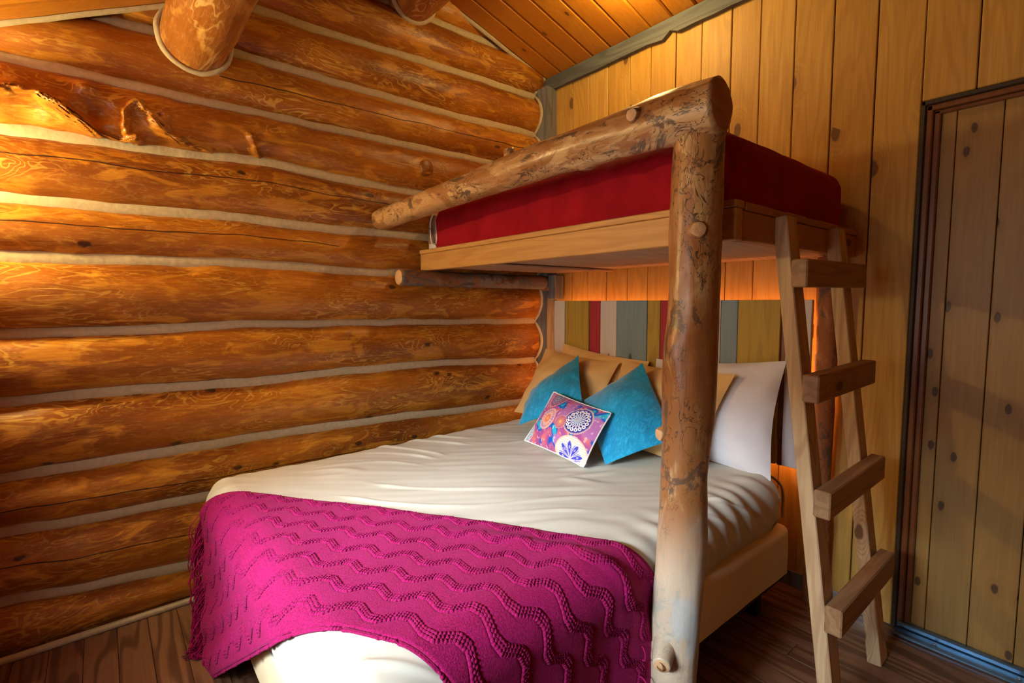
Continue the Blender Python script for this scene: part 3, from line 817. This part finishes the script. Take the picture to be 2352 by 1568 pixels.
def fringe(side, count, seed):
    rr = random.Random(seed); vs = []; fs = []
    for i in range(count):
        t_ = TW*(i+rr.random()*.8)/count; s_ = TS0-.10*(t_/TW)**2 if side < 0 else TS1
        p, n, e, f = throw_pt(s_, t_, .012)
        L = rr.uniform(.10, .22); m = 9; ns = 3; pts = [p.copy()]
        horiz = Vector((TA.x*side, TA.y*side, 0))*.35
        dirv = (Vector((0, 0, -1))+horiz*.6+n*(rr.uniform(.1, .75) if side < 0 else .15)).normalized(); ph = rr.uniform(0, 6); amp = rr.uniform(.15, .45)
        cur = p.copy()
        for j in range(m):
            dv = dirv+Vector((sin(ph+j*1.1), cos(ph*1.3+j*.9), 0))*amp
            dirv = (dirv*.8+Vector((0, 0, -1))*.2).normalized()
            cur = cur+dv.normalized()*(L/m)
            if cur.z < .006: cur.z = .006
            pts.append(cur.copy())
        base = len(vs); rad = rr.uniform(.0018, .0027)
        for j, q in enumerate(pts):
            for k in range(ns):
                a = 2*pi*k/ns; vs.append(q+Vector((cos(a), sin(a), .2*cos(a)))*rad)
        for j in range(len(pts)-1):
            for k in range(ns):
                k2 = (k+1) % ns; fs.append((base+j*ns+k, base+j*ns+k2, base+(j+1)*ns+k2, base+(j+1)*ns+k))
    o = link('fringe', pyd(vs, fs), MT['yarn'], TH); o['kind'] = 'stuff'
fringe(-1, 190, 1); fringe(1, 190, 2)
for c0, R_ in (((1.728, -1.222, .30), .020), ((1.742, -1.235, .215), .026)):
    tube('yarn_loop', [(c0[0]+R_*sin(a)*.8+(.0 if i else -.02), c0[1]-.004*sin(a), c0[2]-R_*cos(a)) for i, a in enumerate([.2+i*.5 for i in range(11)])], [.0022]*11, MT['yarn'], TH, 6, sub=4)

# ------------------------------------------------------------------ pillows
def pillow(name, TL, TR, BR, BL, T, mat, label, cat, group=None, nu=44, nv=34, puff=.62, sag=0., seed=0, wr=.006, edge=.07, back=None, piping=None, vcol=None, facing=(0, -1, .3)):
    TL, TR, BR, BL = map(Vector, (TL, TR, BR, BL)); c = (TL+TR+BR+BL)/4
    n = ((TR-BL).cross(TL-BR)); n.normalize()
    if n.dot(Vector(facing)) < 0: n = -n
    root = empty(name, tuple((BL+BR)/2), label=label, cat=cat, group=group)
    def pt(u, v, side):
        ue = u-edge*sin(pi*v)*(1-2*u)*-1*.5*0
        # edges bow inwards between the corners
        uu = .5+(u-.5)*(1-edge*sin(pi*v)); vv = .5+(v-.5)*(1-edge*sin(pi*u))
        p = (BL*(1-uu)+BR*uu)*(1-vv)+(TL*(1-uu)+TR*uu)*vv
        f = (max(0, sin(pi*u))*max(0, sin(pi*v)))**puff
        d = T*.5*f
        w_ = wr*(nz(u*3+seed, v*3, side*3)+.6*nz(u*8+seed, v*8, side*3))*min(1, f*3)
        ang = atan2(v-.5, u-.5); rad = hypot(u-.5, v-.5)
        w_ += wr*.8*sin(ang*9+seed)*smst(.25, .62, rad)*min(1, f*3)
        return p+n*side*(d+w_*1.0)-Vector((0, 0, sag*f*0))
    for side, nm, mm in ((1, 'front_cloth', mat), (-1, 'back_cloth', back or mat)):
        vs = [pt(i/(nu-1), j/(nv-1), side) for j in range(nv) for i in range(nu)]
        fs = [(j*nu+i, j*nu+i+1, (j+1)*nu+i+1, (j+1)*nu+i) for j in range(nv-1) for i in range(nu-1)]
        if (Vector(vs[1])-Vector(vs[0])).cross(Vector(vs[nu])-Vector(vs[0])).dot(n*side) < 0: fs = [f[::-1] for f in fs]
        me = pyd(vs, fs)
        if vcol and side > 0:
            ca = me.color_attributes.new('print', 'FLOAT_COLOR', 'POINT'); buf = []
            for j in range(nv):
                for i in range(nu): buf += [*vcol(i/(nu-1), j/(nv-1)), 1.]
            ca.data.foreach_set('color', buf)
        link(nm, me, mm, root)
    if piping:
        seq = [(i/12, 0) for i in range(12)]+[(1, i/8) for i in range(8)]+[(1-i/12, 1) for i in range(12)]+[(0, 1-i/8) for i in range(9)]
        tube('piping', [pt(u, v, 1) for u, v in seq], [.0035]*len(seq), piping, root, 6, sub=2, cap=False)
    return root
pillow('pillow', (.36, -.15, 1.02), (.99, -.16, .965), (.98, -.22, .57), (.30, -.22, .57), .15, MT['pil'], 'tan pillow at the left, rearmost, leaning on the headboard', 'pillow', 'sleeping pillows leaning on the headboard', seed=1, wr=.010)
pillow('pillow', (.275, -.215, .985), (.86, -.235, .955), (.80, -.40, .585), (.10, -.33, .575), .21, MT['pil'], 'tan pillow beside the log wall, directly behind the teal cushions', 'pillow', 'sleeping pillows leaning on the headboard', seed=2, wr=.014)
pillow('pillow', (1.02, -.14, .98), (1.665, -.175, 1.03), (1.66, -.27, .545), (1.0, -.255, .55), .18, MT['pilw'], 'whitish pillow at the right end of the headboard', 'pillow', 'sleeping pillows leaning on the headboard', seed=3, wr=.012)
pillow('pillow', (.88, -.235, .965), (1.50, -.27, .965), (1.43, -.43, .565), (.84, -.42, .575), .19, MT['pil'], 'tan pillow in front of the whitish one, partly behind the log post', 'pillow', 'sleeping pillows leaning on the headboard', seed=4, wr=.014)
pillow('cushion', (.31, -.385, .725), (.655, -.33, .985), (.84, -.50, .77), (.46, -.60, .60), .15, MT['teal'], 'teal velvet cushion standing on its corner next to the log wall', 'cushion', 'teal velvet cushions', seed=5, puff=.75, edge=.03)
pillow('cushion', (.80, -.47, .765), (1.105, -.375, .985), (1.37, -.50, .70), (1.15, -.69, .575), .17, MT['teal'], 'teal velvet cushion standing on its corner next to the log post, beside the printed cushion', 'cushion', 'teal velvet cushions', seed=6, puff=.75, edge=.03)
# printed cushion
MED = [(.74, .66, .25, 'rose'), (.30, .50, .20, 'sun'), (.20, .93, .20, 'rings'), (.55, .52, .12, 'spark'), (.80, .02, .34, 'fan'), (.02, .16, .16, 'dots')]
ASP = 1.6
def mixc(a, b, t): t = max(0, min(1, t)); return tuple(x+(y-x)*t for x, y in zip(a, b))
CORAL, WHITE, INDIGO, BLUE, PLUM, AQUA, GOLD = (.80, .11, .06), (.85, .75, .70), (.035, .03, .22), (.005, .09, .42), (.30, .05, .16), (.02, .38, .52), (.85, .42, .14)
def printcol(u, v):
    X = u*ASP; Y = v
    b = nz(X*4, Y*4, 1)+.5*nz(X*9, Y*9, 2); c = mixc((.36, .07, .24), (.70, .16, .12), .25+1.1*nz(X*6, Y*6, 9))
    c = mixc(c, BLUE, smst(.05, .25, b)); c = mixc(c, AQUA, smst(.32, .5, b))
    c = mixc(c, (.42, .14, .34), smst(.1, .3, nz(X*3, Y*3, 5)))
    c = mixc(c, WHITE, .35*smst(.25, .5, nz(X*20, Y*20, 6)))
    for (mx, my, R, kind) in MED:
        dx, dy = X-mx*ASP, Y-my; d = hypot(dx, dy)/R; a = atan2(dy, dx)
        if d > 1.06: continue
        if d > 1.0: c = (.75, .42, .30); continue
        if kind == 'rose':
            c = INDIGO if d > .42 else (.04, .13, .33)
            if d > .93: c = mixc(INDIGO, (.3, .25, .45), .5+.5*sin(a*60))
            pet = abs(((a/(2*pi)*16) % 1)-.5)*2
            w_ = max(0, 1-abs((d-.32)/.26))**.6
            if abs(pet-(1-w_*.85)) < .22 and .05 < d < .62: c = WHITE
            if d < .06: c = GOLD
            ka = round(a/(2*pi)*16)/16*2*pi; q = hypot(d*cos(a)-.74*cos(ka), d*sin(a)-.74*sin(ka))
            if q < .13: c = WHITE if q > .055 else INDIGO
        elif kind == 'sun':
            c = mixc((.62, .22, .22), (.35, .16, .38), .5+.5*sin(a*3+1))
            ray = abs(((a/(2*pi)*18) % 1)-.5)*2
            if .45 < d < .92 and ray < (1-(d-.45)/.47)*.8: c = (.80, .50, .34)
            if d < .45: c = mixc(CORAL, (.70, .25, .14), d*2)
            if d < .14: c = GOLD
            if .90 < d < .96: c = (.8, .5, .42)
        elif kind == 'rings':
            c = mixc(AQUA, PLUM, d)
            if sin(d*22) > .1 and sin(a*16+(int(d*22/pi) % 2)*1.6) > 0: c = CORAL
            elif sin(d*22) < -.6: c = (.06, .12, .25)
        elif kind == 'spark':
            c = mixc((.8, .3, .1), PLUM, d*1.1)
            if d > .45 and sin(a*22) > .4: c = (.70, .22, .22)
            if d < .2: c = GOLD
        elif kind == 'fan':
            c = mixc((.78, .45, .30), WHITE, .5+.5*sin(Y*170))
            if d < .78:
                p = ((a/(2*pi)*9) % 1)-.5; wd = .46*sin(pi*min(1, d/.80))**.5
                if abs(p) < wd:
                    c = (.05, .05, .40)
                    if abs(abs(p)-wd*.68) < .045: c = (.62, .60, .80)
                    if hypot(p*d*.9, (d-.50)*.7) < .045: c = WHITE
                    if hypot(p*d*.9, (d-.50)*.7) < .025: c = (.05, .05, .4)
                else: c = (.75, .6, .5)
        elif kind == 'dots':
            c = mixc(AQUA, WHITE, .35); 
            if sin(d*17) > .2 and sin(a*9) > .2: c = CORAL
    return c
pillow('cushion', (.725, -.585, .82), (1.125, -.625, .785), (1.115, -.79, .578), (.63, -.70, .572), .13, MT['print'], 'small oblong cushion printed with mandalas, lying in front of the teal cushions', 'cushion', seed=7,
       nu=300, nv=190, puff=.7, edge=.04, wr=.003, back=MT['pilw'], vcol=printcol, piping=MT['piping'])

# ------------------------------------------------------------------ headboard with LED strip behind
HB = empty('headboard', (.98, -.12, .66), label='low headboard of vertical boards painted white, mustard, red and blue-grey', cat='headboard')
hb = [(.262, .352, 'hw'), (.355, .372, 'hy'), (.375, .552, 'hy'), (.555, .632, 'hr'), (.635, .750, 'hw'), (.753, .950, 'hb'), (.953, 1.028, 'hy'), (1.031, 1.10, 'hr'), (1.103, 1.20, 'hy'), (1.203, 1.322, 'hw'), (1.325, 1.352, 'hw'),
      (1.355, 1.432, 'hb'), (1.435, 1.615, 'hy'), (1.640, 1.735, 'hw')]
NMS = dict(hw='white-painted board', hy='mustard-painted board', hr='red-painted board', hb='blue-grey painted board')
for i, (a, b, m) in enumerate(hb):
    yo = -.128 - random.uniform(0, .004) - (.006 if i == 2 else 0)
    o = box('board', (a, yo, .575+(.11 if i > 12 else 0)*0), (b, -.108, 1.279), MT[m], HB, bev=.002); o['label'] = NMS[m]
box('batten', (.27, -.107, .70), (1.73, -.085, .76), MT['beam'], HB, bev=.003)
box('batten', (.27, -.107, 1.12), (1.73, -.085, 1.18), MT['beam'], HB, bev=.003)
box('end_board', (1.617, -.118, .57), (1.638, -.09, 1.277), MT['frame'], HB, bev=.002)
LS = empty('led_strip', (1, -.07, 1.2), label='orange glowing light strip hidden behind the headboard rim', cat='light strip')
for a, b in (((.30, -.080, 1.215), (1.70, -.072, 1.225)), ((.250, -.104, .60), (.259, -.092, 1.26)), ((1.70, -.080, .55), (1.71, -.072, 1.2)), ((1.40, -.080, .60), (1.70, -.072, .61))):
    box('strip', a, b, MT['led'], LS, bev=.001)

# ------------------------------------------------------------------ ladder
LD = empty('ladder', (2.0, -.5, 0), label='unfinished timber ladder with four block rungs leaning on the bunk', cat='ladder')
def lx(z): return 2.045-.128*z
for yl in (-.70, -.27):
    o = prism('rail', (lx(0)-.0, yl, 0.0), (lx(1.53), yl, 1.53), .042, .075, MT['ladz'], LD, bev=.003, upv=(0, 1, 0))
for zc in (.352, .686, 1.02, 1.357):
    xx = lx(zc)+.023+.024
    prism('rung', (xx, -.755, zc), (xx+.002, -.235, zc+.004), .045, .082, MT['lady'], LD, bev=.004, upv=(0, 0, 1))

# ------------------------------------------------------------------ things outside the frame that light or shade the room
DR = empty('shade_dresser', (.27, -3.08, 0), label='plain wooden chest of drawers added out of view to shade the log wall', cat='shade_dresser')  # unseen block added to keep daylight off the lower left logs
box('body', (.11, -3.38, .06), (.56, -2.80, 1.32), MT['plaster'], DR, bev=.004)
for i in range(4):
    d = box('drawer', (.56, -3.35, .09+i*.305), (.578, -2.83, .38+i*.305), MT['beamy'], DR, bev=.004)
    tube('knob', [(.578, -3.09, .235+i*.305), (.60, -3.09, .235+i*.305)], [.01, .014], MT['brass'], d, 12, sub=2)
for (x_, y_) in ((.14, -3.35), (.53, -3.35), (.14, -2.83), (.53, -2.83)): box('leg', (x_-.02, y_-.02, 0), (x_+.02, y_+.02, .06), MT['beamy'], DR)
box('top', (.10, -3.395, 1.32), (.585, -2.785, 1.345), MT['beam'], DR, bev=.004)
def ball(name, c, r, mat, parent):
    bm = bmesh.new(); bmesh.ops.create_uvsphere(bm, u_segments=20, v_segments=12, radius=r, matrix=Matrix.Translation(c))
    me = bpy.data.meshes.new(name); bm.to_mesh(me); bm.free(); return link(name, me, mat, parent)
TL_ = empty('table_lamp', (LAMP_B[0], LAMP_B[1], 1.346), label='bare-bulb table lamp standing on the added chest of drawers', cat='lamp')
tube('stem', [(LAMP_B[0], LAMP_B[1], 1.36), (LAMP_B[0], LAMP_B[1], 1.38), (LAMP_B[0], LAMP_B[1], 1.42), (LAMP_B[0], LAMP_B[1], LAMP_B[2]-.045)], [.08, .07, .015, .015], MT['brass'], TL_, 16, sub=5)
ball('bulb', LAMP_B, .045, MT['bulbB'], TL_)
CL = empty('ceiling_lamp', (LAMP_A[0], LAMP_A[1], roof(LAMP_A[1])), label='bare-bulb ceiling lamp under the roof slope above the bunk', cat='lamp')
tube('stem', [(LAMP_A[0], LAMP_A[1], roof(LAMP_A[1])), (LAMP_A[0], LAMP_A[1], LAMP_A[2]+.045)], [.05, .02], MT['brass'], CL, 16, sub=4)
ball('bulb', LAMP_A, .045, MT['bulbA'], CL)
